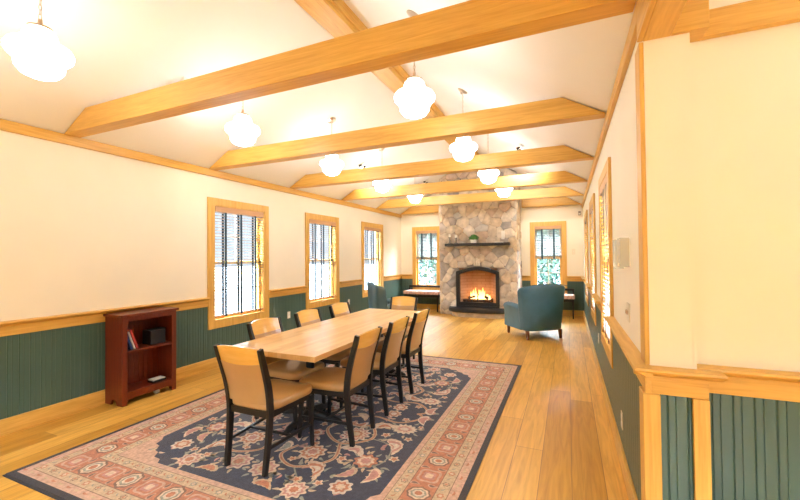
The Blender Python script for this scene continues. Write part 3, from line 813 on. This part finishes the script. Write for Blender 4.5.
def quarter(fx, fy):
    X = lambda u: rx+fx*u
    Y = lambda v: ry+fy*v
    A = lambda a: math.atan2(fy*math.sin(a), fx*math.cos(a))
    bl = lambda s: s*fx*fy
    scroll([(X(0), Y(.12)), (X(.22), Y(.30)), (X(.18), Y(.58)), (X(.42), Y(.76)), (X(.62), Y(.60)), (X(.52), Y(.40)), (X(.36), Y(.44))], .030)
    scroll([(X(.42), Y(.76)), (X(.50), Y(1.0)), (X(.30), Y(1.18)), (X(.10), Y(1.08)), (X(.14), Y(.90))], .030)
    vine([(X(.62), Y(.60)), (X(.82), Y(.66)), (X(.86), Y(.90)), (X(.70), Y(1.05))], .012, 'sage')
    scroll([(X(.22), Y(.30)), (X(.45), Y(.20)), (X(.70), Y(.24)), (X(.86), Y(.08)), (X(.78), Y(-.02))], .026)
    vine([(X(.30), Y(1.18)), (X(.48), Y(1.32)), (X(.64), Y(1.22))], .012, 'sage')
    ros(X(.46), Y(.58), .115, ('pale', 'rose', 'cream', 'rust', 'beige'), 12)
    ros(X(.30), Y(.96), .10, ('cream', 'rust', 'pale', 'rose'), 9)
    ros(X(.80), Y(.34), .105, ('pale', 'cream', 'rose', 'pale'), 14, .8)
    ros(X(.12), Y(1.28), .095, ('cream', 'rose', 'beige', 'rust'), 8)
    ros(X(.74), Y(.92), .085, ('rust', 'cream', 'rose'), 8)
    ros(X(.14), Y(.68), .065, ('rose', 'pale', 'rust'), 7)
    ros(X(.58), Y(.08), .07, ('cream', 'rust', 'pale'), 8)
    leaf(X(.86), Y(.64), .26, .10, A(1.1), ('cream', 'rose', 'pale'), bl(.35))
    leaf(X(.60), Y(.80), .24, .09, A(.4), ('pale', 'cream', 'rose'), bl(.45))
    leaf(X(.62), Y(.34), .27, .10, A(-.3), ('cream', 'pale', 'rust'), bl(.3))
    leaf(X(.20), Y(.44), .22, .085, A(2.0), ('beige', 'rose', 'cream'), bl(-.4))
    leaf(X(.48), Y(1.14), .24, .09, A(.9), ('cream', 'rust', 'pale'), bl(.4))
    leaf(X(.88), Y(.12), .20, .08, A(1.4), ('pale', 'rose'), bl(-.3))
    leaf(X(.36), Y(.24), .19, .07, A(.8), ('beige', 'cream'), bl(.3))
    leaf(X(.06), Y(.98), .19, .07, A(1.6), ('cream', 'sage'), bl(.3))
    leaf(X(.70), Y(1.12), .18, .07, A(2.2), ('beige', 'rose'), bl(.3))
    for (u, v, r_) in ((.34, .40, .032), (.70, .50, .035), (.24, .84, .03), (.56, .96, .034), (.90, .50, .03), (.42, 1.30, .032), (.92, .82, .034), (.10, .52, .03), (.74, .16, .032), (.46, .06, .03), (.22, 1.10, .028), (.58, 1.28, .03), (.30, .10, .03), (.92, .26, .024)):
        ros(X(u), Y(v), r_, ('cream', 'rust'), 5, amp=.25)
    ros(X(.48), Y(1.40), .085, ('cream', 'rose', 'pale', 'rust'), 9)
    ros(X(.74), Y(1.26), .075, ('pale', 'rust', 'cream'), 8)
    leaf(X(.88), Y(1.08), .20, .075, A(1.7), ('cream', 'rose'), bl(.3))
    leaf(X(.26), Y(1.42), .18, .065, A(.2), ('beige', 'rust'), bl(.3))
    leaf(X(.04), Y(.80), .16, .06, A(.6), ('pale', 'rose'), bl(.3))
    leaf(X(.40), Y(.42), .17, .06, A(2.6), ('pale', 'rust'), bl(.4))
    for (u, v, r_) in ((.46, .58, .16), (.30, .96, .14), (.80, .34, .145), (.12, 1.28, .13), (.74, .92, .12), (.48, 1.40, .12)):
        for k in range(8): leaf(X(u)+math.cos(k*PI/4+.3)*r_, Y(v)+math.sin(k*PI/4+.3)*r_, .055, .022, k*PI/4+.3, ('sage' if k % 2 else 'beige',), .2, 11, 0)
    rq = random.Random(11)
    for k in range(110):
        u, v = rq.uniform(.04, .95), rq.uniform(.04, 1.44)
        leaf(X(u), Y(v), rq.uniform(.05, .09), rq.uniform(.018, .032), A(rq.uniform(0, 6.28)), (rq.choice(('sage', 'beige', 'cream', 'rose')),), bl(.3), 11, 0)
for fx in (1, -1):
    for fy in (1, -1): quarter(fx, fy)
ros(rx, ry, .20, ('cream', 'rust', 'pale', 'rose', 'cream', 'brown'), 12, 1.3)
# borders: alternating medallions in the rust band, small flowers in the guards
def along(d, step, fn):
    nx = max(2, round((RX1-RX0-2*d)/step)); ny = max(2, round((RY1-RY0-2*d)/step))
    for k in range(nx+1):
        x = RX0+d+(RX1-RX0-2*d)*k/nx
        fn(x, RY0+d, 0, k); fn(x, RY1-d, 0, k)
    for k in range(1, ny):
        y = RY0+d+(RY1-RY0-2*d)*k/ny
        fn(RX0+d, y, 1, k); fn(RX1-d, y, 1, k)
def medal(x, y, vert, k):
    if k % 2: ros(x, y, .078, ('brown', 'cream', 'sage', 'pale', 'rust'), 8, 1.15 if not vert else 1/1.15, 0, 12, .05)
    else:
        ros(x, y, .082, ('salmon', 'rust', 'rose', 'cream'), 4, 1, PI/4, 12, .12)
    return
along(.282, .20, medal)
def mid(x, y, vert, k):
    for s in (-1, 1):
        leaf(x+(0 if vert else .1)+(s*.06 if vert else 0), y+(.1 if vert else 0)+(0 if vert else s*.06), .07, .028, (0 if vert else PI/2), ('salmon', 'brown'), .2*s, 12, 0)
along(.282, .20, mid)
along(.148, .13, lambda x, y, v, k: ros(x, y, .022, ('brown', 'beige', 'rust') if k % 2 else ('rust', 'cream'), 6, 1, 0, 12, .2))
along(.418, .115, lambda x, y, v, k: ros(x, y, .022, ('brown', 'cream', 'rust') if k % 2 else ('sage', 'cream'), 6, 1, 0, 12, .2))
along(.074, .09, lambda x, y, v, k: leaf(x, y, .05, .014, PI/2 if v else 0, ('beige' if k % 2 else 'rust',), .3, 12, 0))
along(.148, .065, lambda x, y, v, k: leaf(x, y, .034, .010, (PI/2 if v else 0)+.7*(-1)**k, ('sage',), .3, 11, 0))
along(.418, .0575, lambda x, y, v, k: leaf(x, y, .034, .010, (PI/2 if v else 0)+.7*(-1)**k, ('rust',), .3, 11, 0))
bmesh.ops.translate(b.bm, verts=b.bm.verts, vec=(-rx, -ry, 0))
rug = root('area_rug', 'navy floral oriental rug with rust and beige borders under the table', 'rug', (rx, ry, 0))
b.build('pile', rmats, rug, sharp=0)
for s, y in ((-1, RY0-ry), (1, RY1-ry)):
    b = B()
    x = RX0-rx
    while x < RX1-rx:
        b.box(x, x+.006, min(y, y+s*.018), max(y, y+s*.018), .001, .007); x += .0085
    b.build('fringe', rmats[0], rug)
RUGZ = RT+.007

# ------------------------------------------------------------------ dining table
tx0, tx1, ty0, ty1 = -2.63, -1.74, 2.37, 4.89
tcx, tcy = (tx0+tx1)/2, (ty0+ty1)/2
tb = root('dining_table', 'long butcher block dining table on black pedestal bases, standing on the rug', 'table', (tcx, tcy, RUGZ))
B().box(tx0-tcx, tx1-tcx, ty0-tcy, ty1-tcy, .755-RUGZ-.042, .755-RUGZ).build('tabletop', block, tb, bevel=.003)
for yy in (-.72, .72):
    b = B()
    b.lathe([(.038, .05), (.038, .66), (.06, .68)], (0, yy, 0), 20)
    b.box(-.22, .22, yy-.03, yy+.03, .68, .712-RUGZ+.001); b.box(-.03, .03, yy-.12, yy+.12, .68, .712-RUGZ+.001)
    b.build('pedestal', iron, tb)
    b = B()
    for k in range(4):
        a = PI/2*k
        p = [(0, yy, .075), (math.cos(a)*.12, yy+math.sin(a)*.12, .06), (math.cos(a)*.30, yy+math.sin(a)*.30, .030), (math.cos(a)*.335, yy+math.sin(a)*.335, .02)]
        b.tube(p, [.04, .034, .028, .018], 10)
    b.lathe([(.07, .01), (.075, .04), (.05, .09), (.04, .12)], (0, yy, 0), 20)
    b.build('foot', iron, tb)

# ------------------------------------------------------------------ dining chairs
def back_y(z):                          # rear post line, y against z
    P = [(0, 0.0), (.22, .030), (.44, .045), (.60, .020), (.76, -.032), (.89, -.075)]
    for (za, ya), (zb, yb) in zip(P, P[1:]):
        if z <= zb: t = (z-za)/(zb-za); t = t; return ya+(yb-ya)*t
    return P[-1][1]
def sm(z): return sum(back_y(min(.89, max(0, z+d))) for d in (-.06, -.03, 0, .03, .06))/5
def chair_make(loc, rz, label):
    t = root('dining_chair', label, 'chair', loc, rz, 'tan upholstered dining chairs around the table')
    for s in (-1, 1):
        n = 14
        pts = [(s*(.173+.026*k/n), sm(.872*k/n), .872*k/n) for k in range(n+1)]
        B().bar(pts, .014, [.018+.006*math.sin(PI*min(1, k/n*1.0)) for k in range(n+1)]).build('rear_post', black, t, bevel=.003)
        B().bar([(s*.212, .478, 0), (s*.204, .462, .40)], [.012, .018], [.012, .018]).build('leg', black, t, bevel=.003)
    b = B()
    for s in (-1, 1): b.prism([(s*.184-.009, .03), (s*.184+.009, .03), (s*.204+.009, .46), (s*.204-.009, .46)], 'Z', .375, .42)
    b.box(-.195, .195, .452, .469, .375, .42); b.box(-.18, .18, .03, .05, .375, .42)
    b.build('seat_frame', black, t, bevel=.002)
    b = B()
    for s in (-1, 1): b.prism([(s*.184-.007, .03), (s*.184+.007, .03), (s*.209+.007, .46), (s*.209-.007, .46)], 'Z', .165, .185)
    b.box(-.19, .19, .235, .249, .168, .183)
    b.build('stretcher', black, t)
    # seat cushion
    outl = []
    for k in range(40):
        a = 2*PI*k/40; ca, sa = math.cos(a), math.sin(a)
        u = math.copysign(abs(ca)**.32, ca); v = math.copysign(abs(sa)**.32, sa)
        outl.append((u*(.218+.016*v), .272+v*.24))
    b = B(); cy = .262
    rings = []
    for f_, z in ((.965, .418), (.995, .428), (1.0, .448), (.985, .464), (.93, .474), (.7, .480), (.35, .482)):
        rings.append([(x*f_, cy+(y-cy)*f_, z) for x, y in outl])
    b.ring(rings).build('seat', vinyl, t, sharp=60)
    # back: padded panel and maple crest, curved in plan
    def plate(z0, z1, th, nz, topf, botf, name, mat, dy=0):
        nx = 14; b = B(); F, K = [], []
        for j in range(nz+1):
            rf, rb = [], []
            for i in range(nx+1):
                u = -1+2*i/nx; 
                za = z0+botf(u); zb = z1+topf(u); z = za+(zb-za)*j/nz; x = u*(.159+.029*z/.885)
                yb = sm(z)-.028*(1-u*u)+dy
                rf.append(b.bm.verts.new((x, yb+th/2, z))); rb.append(b.bm.verts.new((x, yb-th/2, z)))
            F.append(rf); K.append(rb)
        for j in range(nz):
            for i in range(nx):
                b.face([F[j][i], F[j][i+1], F[j+1][i+1], F[j+1][i]], True); b.face([K[j][i], K[j+1][i], K[j+1][i+1], K[j][i+1]], True)
            b.face([F[j][0], F[j+1][0], K[j+1][0], K[j][0]]); b.face([F[j][nx], K[j][nx], K[j+1][nx], F[j+1][nx]])
        for i in range(nx):
            b.face([F[0][i], K[0][i], K[0][i+1], F[0][i+1]]); b.face([F[nz][i], F[nz][i+1], K[nz][i+1], K[nz][i]])
        return b.build(name, mat, t, sharp=50)
    plate(.47, .765, .026, 10, lambda u: -.012*(1-u*u), lambda u: 0, 'backrest', vinyl)
    plate(.765, .868, .018, 5, lambda u: .018*(1-u*u), lambda u: -.012*(1-u*u), 'crest_panel', maple)
    return t
C0 = chair_make((-2.08, 2.033, RUGZ), 0, 'tan dining chair at the near head of the table, back to the viewer')
G = 'tan upholstered dining chairs around the table'
for x, y, rz, lab in (
    (-1.565, 2.79, PI/2, 'tan dining chair on the right side of the table, nearest the viewer'),
    (-1.565, 3.415, PI/2, 'tan dining chair on the right side of the table, in the middle'),
    (-1.565, 4.04, PI/2, 'tan dining chair on the right side of the table, farthest from the viewer'),
    (-2.652, 2.90, -PI/2, 'tan dining chair on the window side of the table, nearest the viewer'),
    (-2.652, 3.57, -PI/2, 'tan dining chair on the window side of the table, in the middle'),
    (-2.652, 4.23, -PI/2, 'tan dining chair on the window side of the table, farthest from the viewer'),
    (-2.23, 5.17, PI, 'tan dining chair at the far head of the table, facing the viewer')):
    dup(C0, (x, y, RUGZ), rz, lab)

# ------------------------------------------------------------------ bookcase and its contents
bx0, bx1, by0, by1 = L+.036, -4.15, 2.445, 3.03
bk = root('bookcase', 'low dark cherry bookcase with two shelves against the left wall', 'bookcase', ((bx0+bx1)/2, (by0+by1)/2, 0))
bo = bk.location
def lb(b): bmesh.ops.translate(b.bm, verts=b.bm.verts, vec=(-bo.x, -bo.y, 0)); return b
for y in (by0, by1-.022):
    b = B(); m_ = (bx0+bx1)/2
    b.prism([(bx0, 0), (m_-.05, 0), (m_-.03, .05), (m_+.03, .05), (m_+.05, 0), (bx1-.02, 0), (bx1-.02, .905), (bx0, .905)], 'Y', y, y+.022)
    lb(b).build('side_panel', cherry, bk, bevel=.002)
b = B()
b.box(bx1-.02, bx1, by0, by0+.052, 0, .905); b.box(bx1-.02, bx1, by1-.052, by1, 0, .905)
b.box(bx1-.02, bx1, by0+.052, by1-.052, .855, .905)
b.prism([(by0+.052, .13), (by1-.052, .13), (by1-.052, .045), (by1-.10, .06), (by0+.10, .06), (by0+.052, .045)], 'X', bx1-.02, bx1)
lb(b).build('face_frame', cherry, bk, bevel=.002)
lb(B().box(bx0-.0, bx1+.022, by0-.022, by1+.022, .905, .93)).build('top', cherry, bk, bevel=.005)
for z in (.105, .525): lb(B().box(bx0+.01, bx1-.02 if z < .3 else bx1-.004, by0+.022, by1-.022, z, z+.022)).build('shelf', cherry, bk, bevel=.002)
b = B()
y = by0+.022
while y < by1-.03:
    b.box(bx0+.001, bx0+.009, y+.001, min(y+.05, by1-.023), .1, .905); y += .052
lb(b).build('back_panel', cherry, bk)
SH1, SH0 = .547, .127
pages = plain('book_pages', (.8, .76, .66), .8)
def book(y, th, hgt, dep, lean, col, label):
    o = root('book', label, 'book', (bx1-.05-dep, y, SH1+.001), 0, 'books leaning on the upper shelf of the bookcase')
    m_ = plain('book_cover', col, .5)
    rot = Matrix.Rotation(lean, 3, 'X')
    def rt_(b): 
        bmesh.ops.rotate(b.bm, verts=b.bm.verts, cent=(0,0,0), matrix=rot)
        zmin = min(v.co.z for v in b.bm.verts); bmesh.ops.translate(b.bm, verts=b.bm.verts, vec=(0, 0, -zmin)); return b
    rt_(B().box(0, dep, 0, .003, 0, hgt).box(0, dep, th-.003, th, 0, hgt).box(dep-.003, dep, 0, th, 0, hgt)).build('cover', m_, o)
    b = B().box(.003, dep-.004, .003, th-.003, .002, hgt-.004)
    rt_(b); bmesh.ops.translate(b.bm, verts=b.bm.verts, vec=(0, 0, .002)); b.build('pages', pages, o)
book(by0+.115, .020, .205, .15, .30, (.03, .07, .22), 'blue book leaning leftmost on the upper shelf of the bookcase')
book(by0+.146, .018, .20, .14, .33, (.75, .74, .72), 'white book leaning between the blue and the red book')
book(by0+.175, .022, .215, .15, .36, (.50, .05, .04), 'red book leaning rightmost on the upper shelf of the bookcase')
t = root('speaker_box', 'black box standing on the upper shelf of the bookcase', 'box', (bx1-.14, by1-.165, SH1+.001))
B().box(-.075, .075, -.085, .085, 0, .155).build('body', plain('black_plastic', (.012, .012, .013), .45), t, bevel=.008)
B().box(-.04, .06, -.10, .10, .155, .163).build('lid', plain('dark_plastic', (.02, .02, .02), .4), t, bevel=.003)
t = root('small_tray', 'small white dish with a dark rim lying on the lower shelf of the bookcase', 'tray', (bx1-.10, by1-.16, SH0+.001))
B().box(-.05, .05, -.075, .075, 0, .022).build('case', black, t, bevel=.004)
B().box(-.045, .045, -.07, .07, .022, .034).build('lid', white, t, bevel=.004)
t = root('power_adapter', 'small white plug lying on the floor beneath the bookcase', 'plug', (bx1-.09, by1-.17, 0))
B().box(-.02, .02, -.025, .025, 0, .035).build('body', white, t, bevel=.005)
B().tube([(-.02, 0, .015), (-.08, .03, .006), (-.16, -.02, .006), (-.2, .0, .006)], .004, 8).build('cable', white, t)

# ------------------------------------------------------------------ armchairs
def armchair(loc, rz, label, lm, lm2):
    t = root('armchair', label, 'armchair', loc, rz, 'blue-green leather armchairs near the fireplace')
    # back shell: U in plan, arched on top
    path = []
    for k in range(25):
        u = -1+2*k/24; au = abs(u)
        if au > .62:                     # side wing, running forward
            q = (au-.62)/.38; x = math.copysign(.345+.015*q, u); y = -.30+.15*q
        else:
            th = u/.62; x = .345*math.copysign(1-(1-abs(th))**1.25, th); y = -.36+.06*(abs(th)**3)
        path.append((x, y, au))
    nz = 12; rings_o, rings_i = [], []
    for j in range(nz+1):
        v = j/nz; ro, ri = [], []
        for (x, y, au) in path:
            top = .985-.045*min(1, au/.62)**2 - (0 if au < .62 else .07*((au-.62)/.38)**2)
            z = .15+(top-.15)*v
            fl = 1.13-.20*(1-v)                      # narrower towards the floor
            yy = y - .05*v
            cx, cyy = x*fl, yy
            nx_, ny_ = (math.copysign(1, x)*(1 if au > .62 else abs(math.sin(au/.62*PI/2))**3)), (-1 if au < .62 else -.0)
            l_ = math.hypot(nx_, ny_) or 1; th_ = .045
            ro.append((cx+nx_/l_*th_, cyy+ny_/l_*th_, z)); ri.append((cx-nx_/l_*th_, cyy-ny_/l_*th_+.02*math.sin(PI*v), z-.004))
        rings_o.append(ro); rings_i.append(ri)
    b = B(); n = len(path)
    O = [[b.bm.verts.new(p) for p in r] for r in rings_o]; I = [[b.bm.verts.new(p) for p in r] for r in rings_i]
    for j in range(nz):
        for i in range(n-1):
            b.face([O[j][i], O[j][i+1], O[j+1][i+1], O[j+1][i]], True); b.face([I[j][i], I[j+1][i], I[j+1][i+1], I[j][i+1]], True)
        b.face([O[j][0], O[j+1][0], I[j+1][0], I[j][0]], True); b.face([O[j][n-1], I[j][n-1], I[j+1][n-1], O[j+1][n-1]], True)
    for i in range(n-1):
        b.face([O[nz][i], O[nz][i+1], I[nz][i+1], I[nz][i]], True); b.face([O[0][i], I[0][i], I[0][i+1], O[0][i+1]], True)
    b.build('backrest', lm, t, sub=1)
    b = B()
    b.tube([(x*1.13+math.copysign(.046, x)*abs(math.sin(min(1, au/.62)*PI/2))**3, y-.05-.046*(1 if au < .62 else 0), .985-.045*min(1, au/.62)**2-.004) for (x, y, au) in path if au <= .62], .008, 8)
    b.build('piping', lm2, t)
    for s in (-1, 1):
        b = B()
        rings = []
        for y, zt, w in ((-.22, .56, .055), (-.05, .60, .06), (.15, .61, .065), (.32, .605, .07), (.37, .59, .065)):
            cx = s*.345; r_ = []
            for k in range(9): 
                a = PI*k/8; r_.append((cx+math.cos(a)*w*1.15, y, zt-.06+math.sin(a)*.06))
            r_ += [(cx-w*.8, y, zt-.13), (cx-w*.8, y, .16), (cx+w*.8, y, .16), (cx+w*.8, y, zt-.13)]
            rings.append(r_)
        b.ring(rings).build('armrest', lm, t, sharp=60)
    B().box(-.30, .30, -.30, .36, .15, .32).build('seat_base', lm, t, bevel=.02)
    B().box(-.275, .275, -.26, .40, .32, .47).build('seat_cushion', lm, t, bevel=.05, seg=4)
    lw = wood('chair_leg_wood', (.10, .035, .018), (.16, .06, .03), 'Z', .35)
    for x in (-.325, .325):
        for y in (-.33, .34): B().bar([(x, y*1.03, 0), (x, y, .16)], [.018, .027], [.018, .027]).build('leg', lw, t, bevel=.003)
    return t
armchair((-.61, 7.58, 0), R_(36), 'blue-green leather armchair seen from behind, right of the fireplace', leather, leather_side)
armchair((-3.32, 7.10, 0), R_(-50), 'grey-green leather armchair beyond the table, by the left windows', leather_side, leather)

# ------------------------------------------------------------------ benches under the far windows
bench_cloth, n, bs = newmat('rose_woven_fabric')
tc = n.nodes.new('ShaderNodeTexCoord'); vv = n.nodes.new('ShaderNodeTexVoronoi'); vv.inputs['Scale'].default_value = 22
rr = n.nodes.new('ShaderNodeValToRGB'); rr.color_ramp.elements[0].color = (.36, .14, .12, 1); rr.color_ramp.elements[1].color = (.62, .40, .33, 1)
rr.color_ramp.elements[0].position = .1; rr.color_ramp.elements[1].position = .5
n.links.new(tc.outputs['Object'], vv.inputs['Vector']); n.links.new(vv.outputs['Distance'], rr.inputs[0]); n.links.new(rr.outputs[0], bs.inputs['Base Color']); bs.inputs['Roughness'].default_value = .9
def bench(cx, cy, w, label):
    t = root('window_bench', label, 'bench', (cx, cy, 0), 0, 'cushioned benches beneath the far windows')
    hw = w/2
    B().box(-hw, hw, -.22, .22, .455, .545).build('seat_cushion', bench_cloth, t, bevel=.025, seg=3)
    B().box(-hw+.02, hw-.02, -.20, .20, .385, .455).build('seat_frame', black, t, bevel=.004)
    for x in (-hw+.04, hw-.04):
        for y in (-.18, .18): B().bar([(x, y, 0), (x, y, .40)], [.014, .02], [.014, .02]).build('leg', black, t)
    for x in (-hw+.03, hw-.03): B().bar([(x, .19, .4), (x, .215, .67)], .014, .014).build('back_post', black, t)
    B().box(-hw+.01, hw-.01, .20, .235, .62, .675).build('back_rail', black, t, bevel=.006)
bench(-3.68, 9.98, 1.02, 'long bench with rose patterned cushion under the window left of the fireplace')
bench(-.39, 9.98, 1.04, 'bench with rose cushion under the right far window, half hidden by the armchair')

# ------------------------------------------------------------------ outlets, switches, sensor
def outlet(loc, rz, label, z):
    t = root('wall_outlet', label, 'outlet', (*loc, z), rz, 'ivory wall outlets')
    B().box(-.036, .036, -.006, .0, -.058, .058).build('cover_plate', offw, t, bevel=.002)
    for dz in (-.026, .026): B().box(-.016, .016, -.009, -.0055, dz-.015, dz+.015).build('socket', white, t, bevel=.002)
outlet((L+.015, 5.34), PI/2, 'ivory outlet on the teal panelling between the first and second left windows', .50)
outlet((L+.015, 7.33), PI/2, 'ivory outlet on the teal panelling between the second and third left windows', .50)
outlet((R-.015, 3.12), -PI/2, 'ivory outlet on the right teal panelling nearest the corner post', .33)
outlet((R-.015, 5.35), -PI/2, 'ivory outlet on the right teal panelling between the first and second windows', .46)
t = root('light_switch', 'double ivory light switch on the right wall below the guarded thermostats', 'light switch', (R, 2.83, 1.13), -PI/2)
B().box(-.058, .058, -.006, 0, -.058, .058).build('cover_plate', offw, t, bevel=.002)
for x in (-.024, .024): B().box(x-.005, x+.005, -.016, -.005, -.012, .012).build('toggle', brass, t)
guard, n, bs = newmat('frosted_guard')
bs.inputs['Base Color'].default_value = (.95, .95, .88, 1); bs.inputs['Roughness'].default_value = .15
_t = n.nodes.new('ShaderNodeBsdfTransparent'); _m = n.nodes.new('ShaderNodeMixShader'); _m.inputs[0].default_value = .3
n.links.new(_t.outputs[0], _m.inputs[1]); n.links.new(bs.outputs[0], _m.inputs[2]); n.links.new(_m.outputs[0], n.nodes['Material Output'].inputs[0])
for y, w, z0, z1, lab in ((3.06, .15, 1.40, 1.60, 'clear box guarding a thermostat, right wall, nearer the window'), (2.78, .14, 1.42, 1.60, 'clear box guarding a thermostat, right wall, nearer the corner post')):
    t = root('thermostat', lab, 'thermostat', (R, y, (z0+z1)/2), -PI/2, 'thermostats in clear boxes on the right wall')
    h = (z1-z0)/2
    B().box(-w/2, w/2, -.004, 0, -h, h).build('mounting_plate', white, t)
    B().box(-.035, .035, -.026, -.004, -.045, .045).build('dial_box', offw, t, bevel=.004)
    b = B(); k = .003
    b.box(-w/2, w/2, -.055, -.052, -h, h)
    b.box(-w/2, -w/2+k, -.052, -.004, -h, h); b.box(w/2-k, w/2, -.052, -.004, -h, h); b.box(-w/2, w/2, -.052, -.004, h-k, h); b.box(-w/2, w/2, -.052, -.004, -h, -h+k)
    b.build('guard', guard, t)
    B().box(-.01, .01, -.060, -.055, -h+.004, -h+.022).build('lock', brass, t)
t = root('light_switch', 'small ivory switch on the far wall right of the window', 'light switch', (.125, YF, 1.57), 0)
B().box(-.04, .04, -.006, 0, -.07, .07).build('cover_plate', offw, t, bevel=.002); B().box(-.006, .006, -.015, -.005, -.012, .012).build('toggle', white, t)
t = root('motion_sensor', 'small grey motion sensor high in the right far corner', 'sensor', (.27, YF-.0, 2.50), 0)
B().box(-.03, .03, -.05, 0, -.05, .05).build('housing', plain('grey_plastic', (.35, .30, .25), .5), t, bevel=.01)
B().box(-.02, .02, -.055, -.049, -.03, .0).build('lens', white, t)

# ------------------------------------------------------------------ outdoors
grass = plain('grey_gravel', (.022, .026, .027), .9, noise=.08, nscale=3)
gr = B(); gr.box(-60, 60, -60, 80, -.5, -.3)
tag(gr.build('ground', grass), 'gravel ground outside', kind='structure')
lf = plain('tree_leaf', (.024, .07, .045), .7, noise=.4, nscale=2)
trunkm = plain('tree_bark', (.16, .12, .09), .9)
def tree(x, y, h, r, seed, label):
    rnd = random.Random(seed)
    t = root('tree', label, 'tree', (x, y, -.3), 0, 'trees outside the windows')
    B().tube([(0, 0, 0), (.05, 0, h*.4), (0, .05, h*.8)], [.13, .10, .05], 8).build('trunk', trunkm, t)
    b = B()
    for k in range(4500):
        d = Vector((rnd.gauss(0, 1), rnd.gauss(0, 1), rnd.gauss(0, 1))).normalized()*r*rnd.random()**.4
        p = Vector((d.x, d.y, h*.55+d.z*h*.45/r)); s = rnd.uniform(.06, .13)
        u = Vector((rnd.gauss(0, 1), rnd.gauss(0, 1), rnd.gauss(0, 1))).normalized(); w = u.cross(Vector((rnd.gauss(0, 1), rnd.gauss(0, 1), 1))).normalized()
        b.face([b.bm.verts.new(q) for q in (p-u*s, p+w*s*.6, p+u*s, p-w*s*.6)])
    b.build('foliage', lf, t, sharp=0)
tree(-5.2, 15.5, 4.4, 1.9, 1, 'leafy tree seen through the far window left of the fireplace')
tree(-.7, 15.8, 4.2, 1.9, 2, 'leafy tree seen through the far window right of the fireplace')
